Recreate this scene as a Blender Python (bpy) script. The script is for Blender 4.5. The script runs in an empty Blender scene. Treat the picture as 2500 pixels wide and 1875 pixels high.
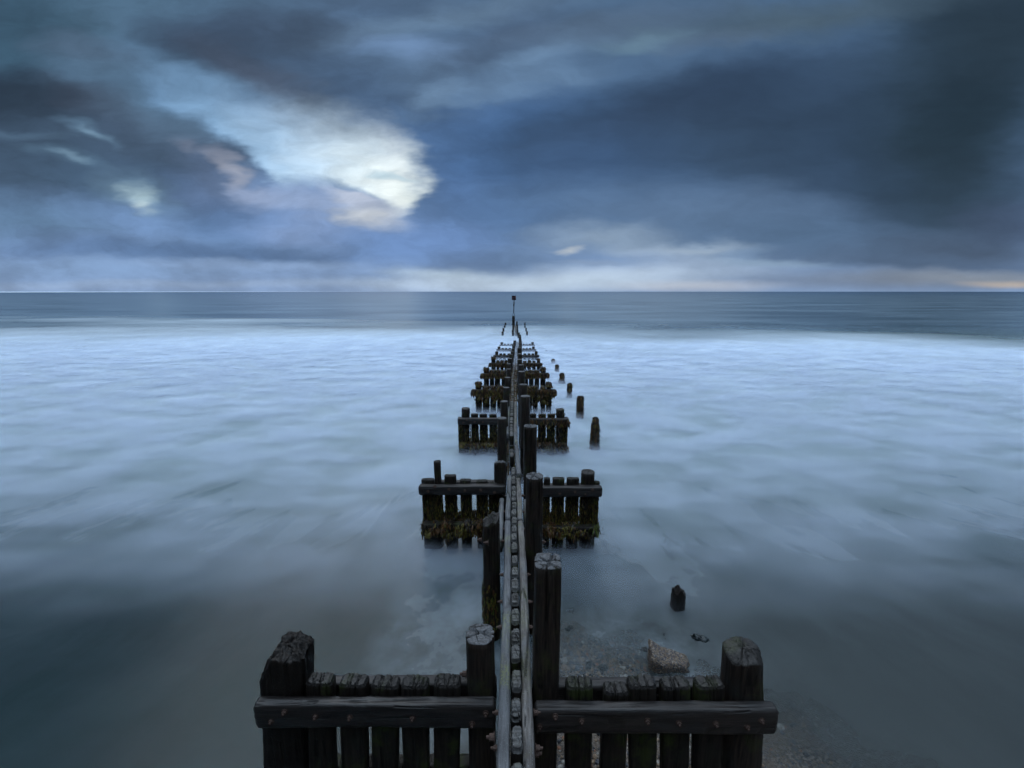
import bpy, math, random
from mathutils import Vector, noise
random.seed(7)
R = math.radians
sc = bpy.context.scene
COL = sc.collection

# ------------------------------------------------------------------ camera
F = 1050.0                       # focal length in pixels of the 2500 px wide photograph
CAMH = 4.15                      # camera height above the sea
PITCH = math.atan(226.0 / F)
CP, SP = math.cos(PITCH), math.sin(PITCH)
cam_d = bpy.data.cameras.new('camera'); cam = bpy.data.objects.new('camera', cam_d); COL.objects.link(cam)
cam.location = (0, 0, CAMH); cam.rotation_euler = (R(90) - PITCH, 0, 0)
cam_d.sensor_width = 36; cam_d.lens = 36 * F / 2500; cam_d.clip_start = .05; cam_d.clip_end = 40000
sc.camera = cam
sc.view_settings.view_transform = 'Standard'; sc.view_settings.look = 'None'
sc.view_settings.exposure = 0; sc.view_settings.gamma = 1
sc.cycles.max_bounces = 6; sc.cycles.transparent_max_bounces = 40
sc.cycles.diffuse_bounces = 3; sc.cycles.glossy_bounces = 3
sc.cycles.sample_clamp_indirect = 4; sc.cycles.use_denoising = True; sc.cycles.denoising_prefilter = 'ACCURATE'

def lin(c):
    return tuple(((v / 255) / 12.92 if v / 255 <= .04045 else ((v / 255 + .055) / 1.055) ** 2.4) for v in c) + (1,)

# ------------------------------------------------------------------ node helper
class NT:
    def __init__(s, tree): s.t = tree; tree.nodes.clear()
    def n(s, typ, **kw):
        nd = s.t.nodes.new(typ)
        for k, v in kw.items():
            if k.startswith('i_'):
                key = k[2:]; key = int(key) if key.isdigit() else key
                s.put(nd.inputs[key], v)
            else: setattr(nd, k, v)
        return nd
    def put(s, sock, v):
        if hasattr(v, 'links') or isinstance(v, bpy.types.NodeSocket): s.t.links.new(v, sock)
        else: sock.default_value = v
    def m(s, op, a, b=None, c=None, clamp=False):
        nd = s.t.nodes.new('ShaderNodeMath'); nd.operation = op; nd.use_clamp = clamp
        s.put(nd.inputs[0], a)
        if b is not None: s.put(nd.inputs[1], b)
        if c is not None: s.put(nd.inputs[2], c)
        return nd.outputs[0]
    def vm(s, op, a, b=None):
        nd = s.t.nodes.new('ShaderNodeVectorMath'); nd.operation = op
        s.put(nd.inputs[0], a)
        if b is not None: s.put(nd.inputs[1], b)
        return nd.outputs[0]
    def mix(s, f, a, b, blend='MIX'):
        nd = s.t.nodes.new('ShaderNodeMix'); nd.data_type = 'RGBA'; nd.blend_type = blend
        s.put(nd.inputs[0], f); s.put(nd.inputs[6], a); s.put(nd.inputs[7], b)
        return nd.outputs[2]
    def noise(s, vec, scale, detail=4, rough=.5, col=False, dist=0):
        nd = s.n('ShaderNodeTexNoise'); s.put(nd.inputs['Vector'], vec)
        nd.inputs['Scale'].default_value = scale; nd.inputs['Detail'].default_value = detail
        nd.inputs['Roughness'].default_value = rough; nd.inputs['Distortion'].default_value = dist
        return nd.outputs['Color' if col else 'Fac']
    def ss(s, v, a, b, lo=0., hi=1.):
        nd = s.n('ShaderNodeMapRange', interpolation_type='SMOOTHSTEP')
        s.put(nd.inputs[0], v); nd.inputs[1].default_value = a; nd.inputs[2].default_value = b
        nd.inputs[3].default_value = lo; nd.inputs[4].default_value = hi
        return nd.outputs[0]
    def ramp(s, v, pts, interp='LINEAR'):
        nd = s.n('ShaderNodeValToRGB'); s.put(nd.inputs[0], v); cr = nd.color_ramp; cr.interpolation = interp
        while len(cr.elements) > 1: cr.elements.remove(cr.elements[-1])
        for i, (p, c) in enumerate(pts):
            e = cr.elements[0] if i == 0 else cr.elements.new(p)
            e.position = p; e.color = c if isinstance(c, tuple) else (c, c, c, 1)
        return nd.outputs[0]
    def comb(s, x, y, z):
        nd = s.n('ShaderNodeCombineXYZ'); s.put(nd.inputs[0], x); s.put(nd.inputs[1], y); s.put(nd.inputs[2], z)
        return nd.outputs[0]
    def sep(s, v):
        nd = s.n('ShaderNodeSeparateXYZ'); s.put(nd.inputs[0], v); return nd.outputs

# ------------------------------------------------------------------ world: storm clouds over a Nishita sky
SUN_EL, SUN_AZ = R(48), R(-18)          # the sun stands behind the cloud gap, left of the groyne
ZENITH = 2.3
world = bpy.data.worlds.new('World'); sc.world = world; world.use_nodes = True
w = NT(world.node_tree)
tc = w.n('ShaderNodeTexCoord').outputs['Generated']
sx, sy, sz = w.sep(tc)
yc = w.m('MAXIMUM', sy, .25)
u0 = w.m('DIVIDE', sx, yc); v0 = w.m('DIVIDE', sz, yc)
# wisps: the clouds were drawn out sideways by the wind, so the warp is finer in height than in width
pw = w.comb(u0, w.m('MULTIPLY', v0, 2.4), 0)
n1 = w.sep(w.noise(pw, 2.2, 5, .55, col=True)); n2 = w.sep(w.noise(w.comb(u0, w.m('MULTIPLY', v0, 3.2), 3.7), 8.5, 3, .5, col=True))
du = w.m('ADD', w.m('MULTIPLY', w.m('SUBTRACT', n1[0], .5), .17), w.m('MULTIPLY', w.m('SUBTRACT', n2[0], .5), .10))
dv = w.m('ADD', w.m('MULTIPLY', w.m('SUBTRACT', n1[1], .5), .08), w.m('MULTIPLY', w.m('SUBTRACT', n2[1], .5), .045))
fade = w.ss(v0, 0, .12, .25, 1)
uu = w.m('ADD', u0, w.m('MULTIPLY', du, fade)); vv = w.m('ADD', v0, w.m('MULTIPLY', dv, fade))
puv = w.comb(uu, vv, 1.0)
BRK = 1.75

def ray(px, py):
    u = (px - 1250) / F; v = (py - 937.5) / F
    return (u, CP - v * SP, -SP - v * CP)
K = 2500 / 2212.
def brush(cur, cx, cy, rx, ry, rot, colr, st=1.0):
    d = ray(cx * K, cy * K); g = 1 / d[1]
    ch = w.n('ShaderNodeVectorMath', operation='MULTIPLY_ADD'); w.put(ch.inputs[0], cur); ch.inputs[1].default_value = (1e-6, 1e-6, 1e-6); w.put(ch.inputs[2], puv)   # chained, so that the shader stays small
    a = R(-rot); ca, sa = math.cos(a), math.sin(a); ru = BRK * rx * K / F * g; rv = BRK * ry * K / F * g * g; U_, V_ = d[0] * g, d[2] * g
    qs = []
    for vec in ((ca / ru, sa / ru, -(ca * U_ + sa * V_) / ru), (-sa / rv, ca / rv, -(-sa * U_ + ca * V_) / rv)):
        dn = w.n('ShaderNodeVectorMath', operation='DOT_PRODUCT'); w.put(dn.inputs[0], ch.outputs[0]); dn.inputs[1].default_value = vec; qs.append(dn.outputs['Value'])
    t_ = w.m('SUBTRACT', 1.0, w.m('MULTIPLY_ADD', qs[0], qs[0], w.m('MULTIPLY', qs[1], qs[1])), clamp=True)
    f = w.m('MULTIPLY', t_, w.m('MULTIPLY', t_, st))
    return w.mix(f, cur, lin(colr))

base = w.ramp(w.m('MULTIPLY', v0, 1.25), [(0, lin((132, 156, 196))), (.06, lin((120, 146, 188))), (.18, lin((104, 132, 172))), (.5, lin((82, 110, 145))), (.9, lin((72, 98, 128)))])
BR = [
 (200,50,360,120,0,(80,110,136),.95),(20,70,150,220,0,(54,84,106),.9),(420,160,160,90,25,(88,118,150),.6),
 # left dark masses
 (190,115,110,38,14,(66,78,98),.9),(5,170,70,35,0,(40,58,78),.9),(60,245,170,66,5,(36,52,70),1),(90,330,160,50,10,(50,68,92),.8),(150,215,120,35,10,(46,62,82),.9),(310,270,170,48,25,(74,86,108),1),(400,295,100,24,20,(82,96,120),.7),(180,330,260,80,0,(64,84,108),.95),(90,400,190,70,0,(64,86,112),.9),(350,385,140,75,30,(70,90,116),.95),(450,450,130,50,20,(78,102,138),.9),(300,410,160,60,10,(66,90,118),.8),
 (300,200,170,60,26,(92,122,152),.8),
 # upper middle cloud and the front beside the gap
 (500,95,190,52,8,(54,72,96),1),(600,70,160,50,0,(60,80,106),.9),(690,175,210,70,24,(66,88,116),1),(840,230,170,60,22,(72,98,130),.95),(560,150,130,32,22,(72,84,106),.8),(900,130,150,60,20,(84,108,138),.7),(880,300,150,60,30,(76,104,142),.8),
 (1130,340,230,120,0,(70,106,154),1),(1060,430,170,80,0,(82,116,166),.9),(900,520,130,40,0,(100,134,188),.8),(560,450,170,40,10,(104,128,172),.9),(480,400,80,50,40,(86,104,136),.9),(640,425,110,26,5,(122,146,188),.9),(760,440,80,26,15,(150,168,204),.85)]
BR2 = [
 (410,318,40,13,25,(110,120,144),.7),(478,352,30,16,50,(132,138,160),.8),(500,385,26,20,60,(152,156,176),.85),(550,428,50,14,15,(150,162,194),.8),(760,432,46,10,18,(190,192,208),.8),
 (200,286,55,14,24,(96,124,152),.7),(212,292,26,8,24,(122,150,176),.6),(60,290,110,11,5,(80,104,130),.7),(150,342,70,14,10,(92,120,148),.7),(160,345,36,8,12,(126,154,180),.6),(300,425,70,38,20,(112,140,168),.7),(303,430,34,24,20,(176,198,212),.8),(308,444,22,10,0,(206,220,224),.7),(840,382,36,7,10,(176,202,222),.7),
 # low clouds on the left
 (330,490,230,40,8,(112,142,188),.9),(60,480,150,40,0,(96,126,162),.8),(150,530,220,30,0,(102,130,174),.8),(580,500,150,40,8,(88,120,166),.95),(480,548,320,20,2,(84,114,158),.9),(160,585,280,22,0,(126,154,196),.8),(680,450,130,22,6,(148,166,204),.95),(750,436,70,16,15,(176,184,208),.85),(700,500,150,30,0,(138,162,208),.8),(810,478,60,18,10,(205,206,214),.9),(160,618,260,9,0,(154,172,202),.35),(600,570,260,12,0,(136,160,200),.7),(560,612,300,7,0,(150,170,204),.5),
 # lighter streaks
 (1010,20,260,34,-10,(104,130,160),.7),(900,115,100,28,10,(108,136,176),.8),(1050,150,200,60,-10,(84,108,138),.6),(1100,75,120,50,-20,(76,98,128),.8),(950,212,60,24,0,(112,140,174),.8),(1180,120,140,24,-16,(108,136,170),.75),(1080,195,170,22,-12,(112,140,174),.8),(1400,82,90,22,-10,(108,136,160),.9),(1560,75,130,24,-8,(92,112,138),.8),(1350,45,220,40,-8,(88,106,130),.6),
 # big dark front
 (1150,330,170,110,0,(66,102,148),.8),(1320,270,230,70,-12,(46,74,106),.95),(1500,220,280,62,-16,(46,66,94),1),(1600,270,330,110,-8,(50,70,98),.9),(1500,360,260,90,0,(62,86,116),.8),(1280,370,200,90,0,(62,92,132),.8),(1800,300,300,150,0,(48,68,92),.9),(1950,420,300,120,0,(52,74,102),.9),(2100,240,190,290,0,(38,56,70),.95),(2180,60,220,140,0,(42,58,72),.95),(1750,25,260,36,-4,(80,98,114),.8),(2080,260,100,90,0,(34,52,66),.8),
 (1330,450,280,60,0,(88,116,154),.85),(1560,470,240,50,0,(94,118,152),.8),(1750,520,250,45,5,(84,110,144),.8),(2080,540,220,36,3,(74,92,120),.95),(1960,568,240,14,3,(78,98,128),.8),(2190,480,120,40,0,(64,78,106),.7),
 # light band on the horizon
 (1270,600,330,26,-3,(176,192,218),1),(960,592,110,12,3,(180,198,222),.95),(1120,612,300,16,0,(178,194,218),.9),(1060,560,150,26,4,(92,118,156),.9),(900,530,150,44,0,(106,138,190),.85),(1300,510,130,26,0,(140,158,184),.8),(1480,535,130,16,0,(160,176,200),.85),(1500,565,140,18,6,(148,166,196),.8),(1220,538,18,7,0,(190,194,204),.7),(1660,565,120,9,3,(140,162,190),.6),(1280,565,60,6,0,(130,150,184),.7),(1600,545,60,6,0,(122,146,180),.6),(1900,605,300,22,0,(116,130,156),.9),(1500,618,150,12,0,(186,190,206),.7),(2180,612,90,7,0,(204,186,176),.9),(2130,600,200,16,0,(140,146,160),.7)]
cur = base
for b in BR: cur = brush(cur, *b)
# the gap in the clouds, between an upper and a lower cloud edge
def edge_curve(pts):
    q = sorted(((r_[0] / r_[1], r_[2] / r_[1]) for r_ in (ray(a * K, b * K) for a, b in pts)))
    nd = w.n('ShaderNodeFloatCurve'); w.put(nd.inputs['Value'], w.m('DIVIDE', w.m('ADD', eu, 1.2), 1.2)); cv = nd.mapping.curves[0]
    nd.mapping.use_clip = False
    for k_, (a, b) in enumerate(q):
        if k_ < 2: cv.points[k_].location = ((a + 1.2) / 1.2, b)
        else: cv.points.new((a + 1.2) / 1.2, b)
    for p_ in cv.points: p_.handle_type = 'AUTO'
    nd.mapping.update(); return nd.outputs[0]
n3 = w.sep(w.noise(w.comb(u0, w.m('MULTIPLY', v0, 1.6), 1.1), 11, 5, .6, col=True))
eu = w.m('ADD', uu, w.m('MULTIPLY', w.m('SUBTRACT', n3[0], .5), .045)); ev = w.m('ADD', vv, w.m('MULTIPLY', w.m('SUBTRACT', n3[1], .5), .04))
hi = edge_curve([(230,50),(300,110),(356,145),(450,170),(560,200),(648,222),(750,250),(820,276),(880,318),(915,368),(935,412),(950,470),(960,520)])
lo = edge_curve([(150,150),(230,195),(270,215),(330,238),(400,268),(464,305),(520,350),(560,392),(605,420),(660,408),(720,404),(778,426),(820,462),(850,484),(880,476),(915,440),(945,400),(960,380)])
gm = w.m('MULTIPLY', w.ss(w.m('SUBTRACT', hi, ev), -.05, .11), w.ss(w.m('SUBTRACT', ev, lo), -.014, .034))
gu = w.m('DIVIDE', w.m('ADD', eu, 1.2), 1.2)
def gp(px, py): r_ = ray(px * K, py * K); return (r_[0] / r_[1] + 1.2) / 1.2
gcol = w.ramp(gu, [(gp(230,150), lin((88,118,150))), (gp(330,200), lin((110,144,182))), (gp(450,240), lin((136,171,209))), (gp(560,300), lin((160,188,220))), (gp(660,340), lin((192,212,236))), (gp(760,370), lin((216,229,243))), (gp(850,420), lin((234,240,246))), (gp(920,430), lin((240,247,248)))])
gm = w.m('MULTIPLY', gm, w.m('MULTIPLY', w.ss(gu, gp(200,150), gp(380,220), 0, 1), w.ss(gu, gp(860,420), gp(955,420), 1, 0)))
cur = w.mix(gm, cur, gcol)
for b in BR2: cur = brush(cur, *b)
gmm = w.n('ShaderNodeGamma'); w.put(gmm.inputs[0], cur); gmm.inputs[1].default_value = 1.14
cur = w.mix(1.0, gmm.outputs[0], (1.15, 1.19, 1.12, 1), 'MULTIPLY')
hs = w.n('ShaderNodeHueSaturation'); hs.inputs['Saturation'].default_value = .96; w.put(hs.inputs['Color'], cur); cur = hs.outputs[0]
# fine streaks
fs = w.noise(w.comb(w.m('MULTIPLY', uu, 2), w.m('MULTIPLY', vv, 7), 1.3), 5, 5, .6)
fb = w.m('SUBTRACT', w.ss(w.noise(w.comb(uu, w.m('MULTIPLY', vv, 2.2), 7.7), 6, 6, .6), .3, .7, 0, 1), .5)
fb = w.m('MULTIPLY', fb, w.ss(u0, -.25, .25, .36, .14))
fs = w.m('MULTIPLY', w.ss(fs, .25, .75, .95, 1.05), w.m('ADD', fb, 1.0))
cur = w.mix(1.0, cur, w.comb(fs, fs, fs), 'MULTIPLY')
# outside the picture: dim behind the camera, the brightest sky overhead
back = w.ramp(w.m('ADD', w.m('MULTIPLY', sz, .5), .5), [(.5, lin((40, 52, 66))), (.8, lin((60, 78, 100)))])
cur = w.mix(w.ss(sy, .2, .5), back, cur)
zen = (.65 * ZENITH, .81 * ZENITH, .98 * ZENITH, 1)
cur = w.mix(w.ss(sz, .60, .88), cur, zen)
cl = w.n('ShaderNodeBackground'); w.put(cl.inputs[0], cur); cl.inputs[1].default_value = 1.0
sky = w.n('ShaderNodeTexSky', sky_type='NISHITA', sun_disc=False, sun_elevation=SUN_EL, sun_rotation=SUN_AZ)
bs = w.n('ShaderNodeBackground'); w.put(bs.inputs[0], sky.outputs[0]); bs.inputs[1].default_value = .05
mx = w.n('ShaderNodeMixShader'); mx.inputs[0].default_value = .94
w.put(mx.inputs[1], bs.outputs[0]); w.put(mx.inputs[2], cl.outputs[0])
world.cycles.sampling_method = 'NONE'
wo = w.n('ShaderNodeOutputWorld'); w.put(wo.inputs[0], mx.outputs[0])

sun_d = bpy.data.lights.new('sun', 'SUN'); sun_d.energy = .5; sun_d.angle = R(45); sun_d.color = (1, .95, .88)
sun = bpy.data.objects.new('sun', sun_d); COL.objects.link(sun)
sdir = Vector((math.sin(SUN_AZ) * math.cos(SUN_EL), math.cos(SUN_AZ) * math.cos(SUN_EL), math.sin(SUN_EL)))
sun.rotation_euler = sdir.to_track_quat('Z', 'Y').to_euler()

# ------------------------------------------------------------------ object helpers
def at(px, py, Y):
    """world x, z of a photograph pixel on the upright plane y = Y"""
    d = ray(px, py); t = Y / d[1]
    return d[0] * t, CAMH + d[2] * t
def tag(o, label=None, cat=None, group=None, kind=None):
    for k, v in (('label', label), ('category', cat), ('group', group), ('kind', kind)):
        if v: o[k] = v
    return o
def empty(name, loc=(0, 0, 0)):
    o = bpy.data.objects.new(name, None); COL.objects.link(o); o.location = loc; o.empty_display_size = .2
    return o
class MB:
    def __init__(s): s.v = []; s.f = []; s.mi = []
    def add(s, vs, fs, mi=0):
        o = len(s.v); s.v += vs; s.f += [tuple(i + o for i in f) for f in fs]
        s.mi += (mi if isinstance(mi, list) else [mi] * len(fs))
    def build(s, name, mats, parent=None, smooth=True):
        me = bpy.data.meshes.new(name); o = bpy.data.objects.new(name, me); COL.objects.link(o)
        off = Vector((0, 0, 0))
        if parent is not None:
            o.parent = parent; p = parent
            while p is not None: off += p.location; p = p.parent
        vs = [(a[0] - off.x, a[1] - off.y, a[2] - off.z) for a in s.v]
        me.from_pydata(vs, [], s.f)
        for m_ in (mats if isinstance(mats, (list, tuple)) else [mats]): me.materials.append(m_)
        me.polygons.foreach_set('material_index', s.mi)
        me.polygons.foreach_set('use_smooth', [smooth] * len(s.f))
        me.update()
        return o
fr = noise.fractal
def fn(x, y, z, o=3): return noise.fractal(Vector((x, y, z)), .6, 2.1, o)

def timber(mb, p0, p1, wu, wv, n=24, ds=.08, e=6, amp=.003, caps=(1, 1), edge=.012, dome=0., cracks=(), crackdepth=.012,
           cracklen=.25, jag=None, taper=None, twist=0, mi=(0, 1), lump=0., q=6, seed=0, grain=1.0):
    """a sawn or round timber from p0 to p1; e = squareness, cracks = (angle, offset) lines over the end p1 that run down its sides,
    jag(u, v) changes the length over the section, taper(s) scales the section"""
    p0 = Vector(p0); p1 = Vector(p1); ax = p1 - p0; L = ax.length; ax.normalize()
    if abs(ax.z) > .8: U, V = Vector((1, 0, 0)), Vector((0, 1, 0))
    elif abs(ax.x) > abs(ax.y): U, V = Vector((0, 1, 0)), Vector((0, 0, 1))
    else: U, V = Vector((1, 0, 0)), Vector((0, 0, 1))
    U = (U - ax * U.dot(ax)).normalized(); V = (V - ax * V.dot(ax) - U * V.dot(U)).normalized()
    ring = []
    for i in range(n):
        t = 2 * math.pi * (i + .5) / n
        c, s_ = math.cos(t), math.sin(t)
        r = 1 / (abs(c) ** e + abs(s_) ** e) ** (1 / e)
        ring.append((c * r, s_ * r))
    S = random.random() * 100 if not seed else seed
    hu, hv = wu / 2, wv / 2
    def crack(u, v):
        g = 0
        for (a, off, wd) in cracks:
            dd = abs(u * hu * math.cos(a) + v * hv * math.sin(a) - off + .006 * noise.noise(Vector((u * 3 + S, v * 3, a))))
            g = max(g, math.exp(-(dd / wd) ** 2))
        return g
    m = max(2, int(L / ds)); vs = []; fs = []; mis = []
    def P(u, v, a, tw=0):
        return p0 + U * (u * hu) + V * (v * hv) + ax * a
    def sidep(k, s):
        u, v = ring[k]
        jg = jag(u, v) if jag else 0
        a = s * (L + jg)
        tp = taper(s) if taper else 1
        nz = fn((u * hu * 14) + S, v * hv * 14, a * 1.3 * grain) * amp + noise.noise(Vector((u * hu * 70 + S, v * hv * 70, a * 3 * grain))) * amp * .8
        if lump: nz += lump * fn(u * 2 + S, v * 2, a * 9, 3)
        cr = 0
        if cracks: cr = crack(u, v) * crackdepth * max(0., 1 - (L + jg - a) / cracklen) ** .5 if (L + jg - a) < cracklen else 0
        k1 = 1 - cr / max(hu, hv) * 1.5
        rr = Vector((u * hu * tp * k1, v * hv * tp * k1, 0)); ln = rr.length + 1e-6
        rr *= (1 + nz / ln)
        return p0 + U * rr.x + V * rr.y + ax * a
    st = [j / m for j in range(m + 1)]
    e0 = edge / L
    st = [s for s in st if e0 < s < 1 - e0] ; st = ([e0] if caps[0] else [0]) + st + ([1 - e0] if caps[1] else [1])
    rows = []
    for s in st:
        rows.append(list(range(len(vs), len(vs) + n)))
        for k in range(n): vs.append(tuple(sidep(k, s)))
    for j in range(len(rows) - 1):
        for k in range(n):
            k2 = (k + 1) % n
            fs.append((rows[j][k], rows[j][k2], rows[j + 1][k2], rows[j + 1][k])); mis.append(mi[0])
    def cap(end):
        rim = [Vector(vs[i]) for i in (rows[-1] if end else rows[0])]
        cen = sum(rim, Vector()) / n
        prev = rows[-1] if end else rows[0]
        sg = 1 if end else -1
        for jq in range(1, q + 1):
            frac = 1 - jq / q if jq < q else 0
            frac = frac if jq > 1 else 1 - edge * .9 / max(hu, hv)
            if jq == q:
                a_off = edge + dome
                cc = cen + ax * (sg * (a_off - (crack(0, 0) * crackdepth if end else 0)))
                if jag and end: cc = cen + ax * (edge + (jag(0, 0) - sum(jag(*r_) for r_ in ring) / n))
                vs.append(tuple(cc)); ci = len(vs) - 1
                for k in range(n):
                    k2 = (k + 1) % n
                    fs.append((prev[k], prev[k2], ci) if end else (prev[k2], prev[k], ci)); mis.append(mi[1])
            else:
                cur_ = []
                for k in range(n):
                    u, v = ring[k][0] * frac, ring[k][1] * frac
                    base_ = cen + (rim[k] - cen) * frac
                    if jag and end:
                        base_ -= ax * (base_ - cen).dot(ax)
                        base_ += ax * (jag(u, v) - sum(jag(*r_) for r_ in ring) / n)
                    a_off = edge * (1 if jq > 1 else .75) + dome * (1 - frac * frac) + amp * .8 * noise.noise(Vector((u * hu * 60 + S, v * hv * 60, 5)))
                    if end: a_off -= crack(u, v) * crackdepth
                    base_ = base_ + ax * (sg * a_off)
                    cur_.append(len(vs)); vs.append(tuple(base_))
                for k in range(n):
                    k2 = (k + 1) % n
                    fs.append((prev[k], prev[k2], cur_[k2], cur_[k]) if end else (prev[k2], prev[k], cur_[k], cur_[k2]))
                    mis.append(mi[1])
                prev = cur_
    if caps[1]: cap(1)
    if caps[0]: cap(0)
    mb.add(vs, fs, mis)

def rc(n=3, a0=0.0, spread=.25, half=.08, wd=.006):
    return [(a0 + random.uniform(-spread, spread), random.uniform(-.75, .75) * half, wd * random.uniform(.7, 1.4)) for _ in range(n)]

def bolt(mb, x, y, z, r=.018, out=.022):
    """square-ish nut on a washer on a face that looks to -y"""
    for (rr, nn, a, b) in ((r * 1.45, 12, 0, .005), (r, 6, .005, out), (r * .5, 8, out, out + .014)):
        ph = random.random() * 3
        v = [(x + rr * math.cos(ph + 2 * math.pi * k / nn), y - dd, z + rr * math.sin(ph + 2 * math.pi * k / nn)) for dd in (a, b) for k in range(nn)]
        f = [(k, (k + 1) % nn, nn + (k + 1) % nn, nn + k) for k in range(nn)] + [tuple(range(2 * nn - 1, nn - 1, -1))[::-1]]
        mb.add(v, f)
def boltx(mb, x, y, z, s, r=.02, out=.03):
    for (rr, nn, a, b) in ((r * 1.5, 12, 0, .005), (r, 6, .005, out), (r * .5, 8, out, out + .02)):
        ph = random.random() * 3
        v = [(x + s * dd, y + rr * math.cos(ph + 2 * math.pi * k / nn), z + rr * math.sin(ph + 2 * math.pi * k / nn)) for dd in (a, b) for k in range(nn)]
        f = [(k, (k + 1) % nn, nn + (k + 1) % nn, nn + k) for k in range(nn)] + [tuple(range(nn, 2 * nn))]
        mb.add(v, f)

def frond(mb, p, L, wd, az, droop, k):
    """one hanging ribbon of wrack, kinked twice, widening to a bladder"""
    d = Vector((math.cos(az), math.sin(az), 0)); s = Vector((-d.y, d.x, 0))
    pts = []; q = Vector(p); out = droop
    for i, wf in enumerate((.5, 1.0, 1.2, .35)):
        pts.append((q + s * wd * wf * .5, q - s * wd * wf * .5))
        q = q + d * out * L * .33 + Vector((random.uniform(-.15, .15), random.uniform(-.15, .15), -random.uniform(.7, 1.1))) * L * .33
        out *= .35
    v = [tuple(a) for pr in pts for a in pr]
    mb.add(v, [(0, 1, 3, 2), (2, 3, 5, 4), (4, 5, 7, 6)], k)

# ------------------------------------------------------------------ materials
def mat(name):
    m_ = bpy.data.materials.new(name); m_.use_nodes = True
    return m_, NT(m_.node_tree)
def out(t, sh):
    o = t.n('ShaderNodeOutputMaterial'); t.put(o.inputs[0], sh)
def wood(name, dark, light, grey, rough=(.35, .7), axis='Z', lichen=0, moss=0, bump=.5, scale=1, spec=.4, wetz=None, cracknet=0):
    m_, t = mat(name)
    P_ = t.n('ShaderNodeNewGeometry').outputs['Position']
    x, y, z = t.sep(P_)
    k = .07
    sv = {'Z': t.comb(x, y, t.m('MULTIPLY', z, k)), 'X': t.comb(t.m('MULTIPLY', x, k), y, z), 'Y': t.comb(x, t.m('MULTIPLY', y, k), z), 'N': P_}[axis]
    g1 = t.noise(sv, 55 * scale, 5, .65); g2 = t.noise(sv, 190 * scale, 3, .6); g3 = t.noise(P_, 6, 4, .6)
    g4 = t.noise(P_, 1.3, 3, .5)
    c = t.mix(t.ss(g1, .35, .68), lin(dark), lin(light))
    c = t.mix(t.ss(g3, .48, .70, 0, .8), c, lin(grey))
    c = t.mix(t.ss(g2, .55, .75, 0, .6), c, lin(tuple(v * .45 for v in dark)))
    h = t.m('ADD', t.m('MULTIPLY', g1, .8), t.m('MULTIPLY', g2, .4))
    if axis != 'N':    # drying splits along the grain
        k2 = .035
        sv2 = {'Z': t.comb(x, y, t.m('MULTIPLY', z, k2)), 'X': t.comb(t.m('MULTIPLY', x, k2), y, z), 'Y': t.comb(x, t.m('MULTIPLY', y, k2), z)}[axis]
        vo = t.n('ShaderNodeTexVoronoi', feature='DISTANCE_TO_EDGE'); t.put(vo.inputs['Vector'], sv2)
        vo.inputs['Scale'].default_value = 7 * scale
        sp = t.ss(vo.outputs['Distance'], .0, .05); sp = t.m('MAXIMUM', sp, t.ss(t.noise(P_, 4, 2), .42, .52))
        c = t.mix(sp, lin(tuple(v * .3 for v in dark)), c); h = t.m('ADD', h, t.m('MULTIPLY', sp, .9))
    if cracknet:
        vo = t.n('ShaderNodeTexVoronoi', feature='DISTANCE_TO_EDGE')
        t.put(vo.inputs['Vector'], t.vm('ADD', P_, t.vm('MULTIPLY', t.noise(P_, 25, 3, .6, col=True), (.05, .05, .05))))
        vo.inputs['Scale'].default_value = cracknet
        sp = t.ss(vo.outputs['Distance'], .008, .04); sp = t.m('MAXIMUM', sp, t.ss(t.noise(P_, 13, 2), .50, .58))
        c = t.mix(sp, lin(tuple(v * .25 for v in dark)), c); h = t.m('ADD', h, t.m('MULTIPLY', sp, 1.2))
    if lichen:
        li = t.m('MULTIPLY', t.ss(t.noise(P_, 2.3, 4, .6), .50, .68), t.ss(t.noise(P_, 60, 3, .7), .40, .62)); li = t.m('MULTIPLY', li, lichen)
        c = t.mix(li, c, lin((118, 124, 84)))
        l2 = t.m('MULTIPLY', t.ss(t.noise(P_, 3.1, 3, .6), .60, .72), .8 * lichen); c = t.mix(l2, c, lin((98, 104, 60)))
        c = t.mix(t.ss(t.noise(P_, 130, 2, .5), .62, .75, 0, .6), c, lin((150, 158, 162)))
    if moss:
        mo = t.m('MULTIPLY', t.ss(t.noise(P_, 5, 5, .65), .5, .66), moss); c = t.mix(mo, c, lin((58, 70, 24)))
    rg = t.ss(g4, .35, .65, rough[0], rough[1])
    b = t.n('ShaderNodeBump'); b.inputs['Strength'].default_value = bump; b.inputs['Distance'].default_value = .006; t.put(b.inputs['Height'], h)
    p = t.n('ShaderNodeBsdfPrincipled'); t.put(p.inputs['Base Color'], c); t.put(p.inputs['Roughness'], rg); t.put(p.inputs['Normal'], b.outputs[0])
    p.inputs['Specular IOR Level'].default_value = spec
    out(t, p.outputs[0]); return m_
DK, LT, GR = (30, 25, 22), (56, 46, 40), (48, 46, 44)
M_pile = wood('wet_pile_wood', (27, 22, 20), (54, 45, 39), (38, 38, 36), (.5, .8), 'Z', spec=.25, moss=.25)
M_plank = wood('black_plank_wood', (21, 18, 16), (42, 36, 31), (32, 33, 28), (.5, .8), 'Z', spec=.25, moss=.45)
M_beam = wood('tarred_beam_wood', (24, 21, 21), (46, 41, 40), (38, 37, 38), (.30, .6), 'X', spec=.5, bump=1.0)
M_end = wood('grey_end_grain', (58, 58, 60), (98, 100, 104), (80, 82, 87), (.5, .8), 'N', cracknet=6.5, spec=.4, bump=.8)
M_end_dark = wood('dark_end_grain', (28, 26, 26), (58, 55, 53), (43, 42, 41), (.5, .8), 'N', cracknet=9, spec=.4, bump=.9, moss=.25)
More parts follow.
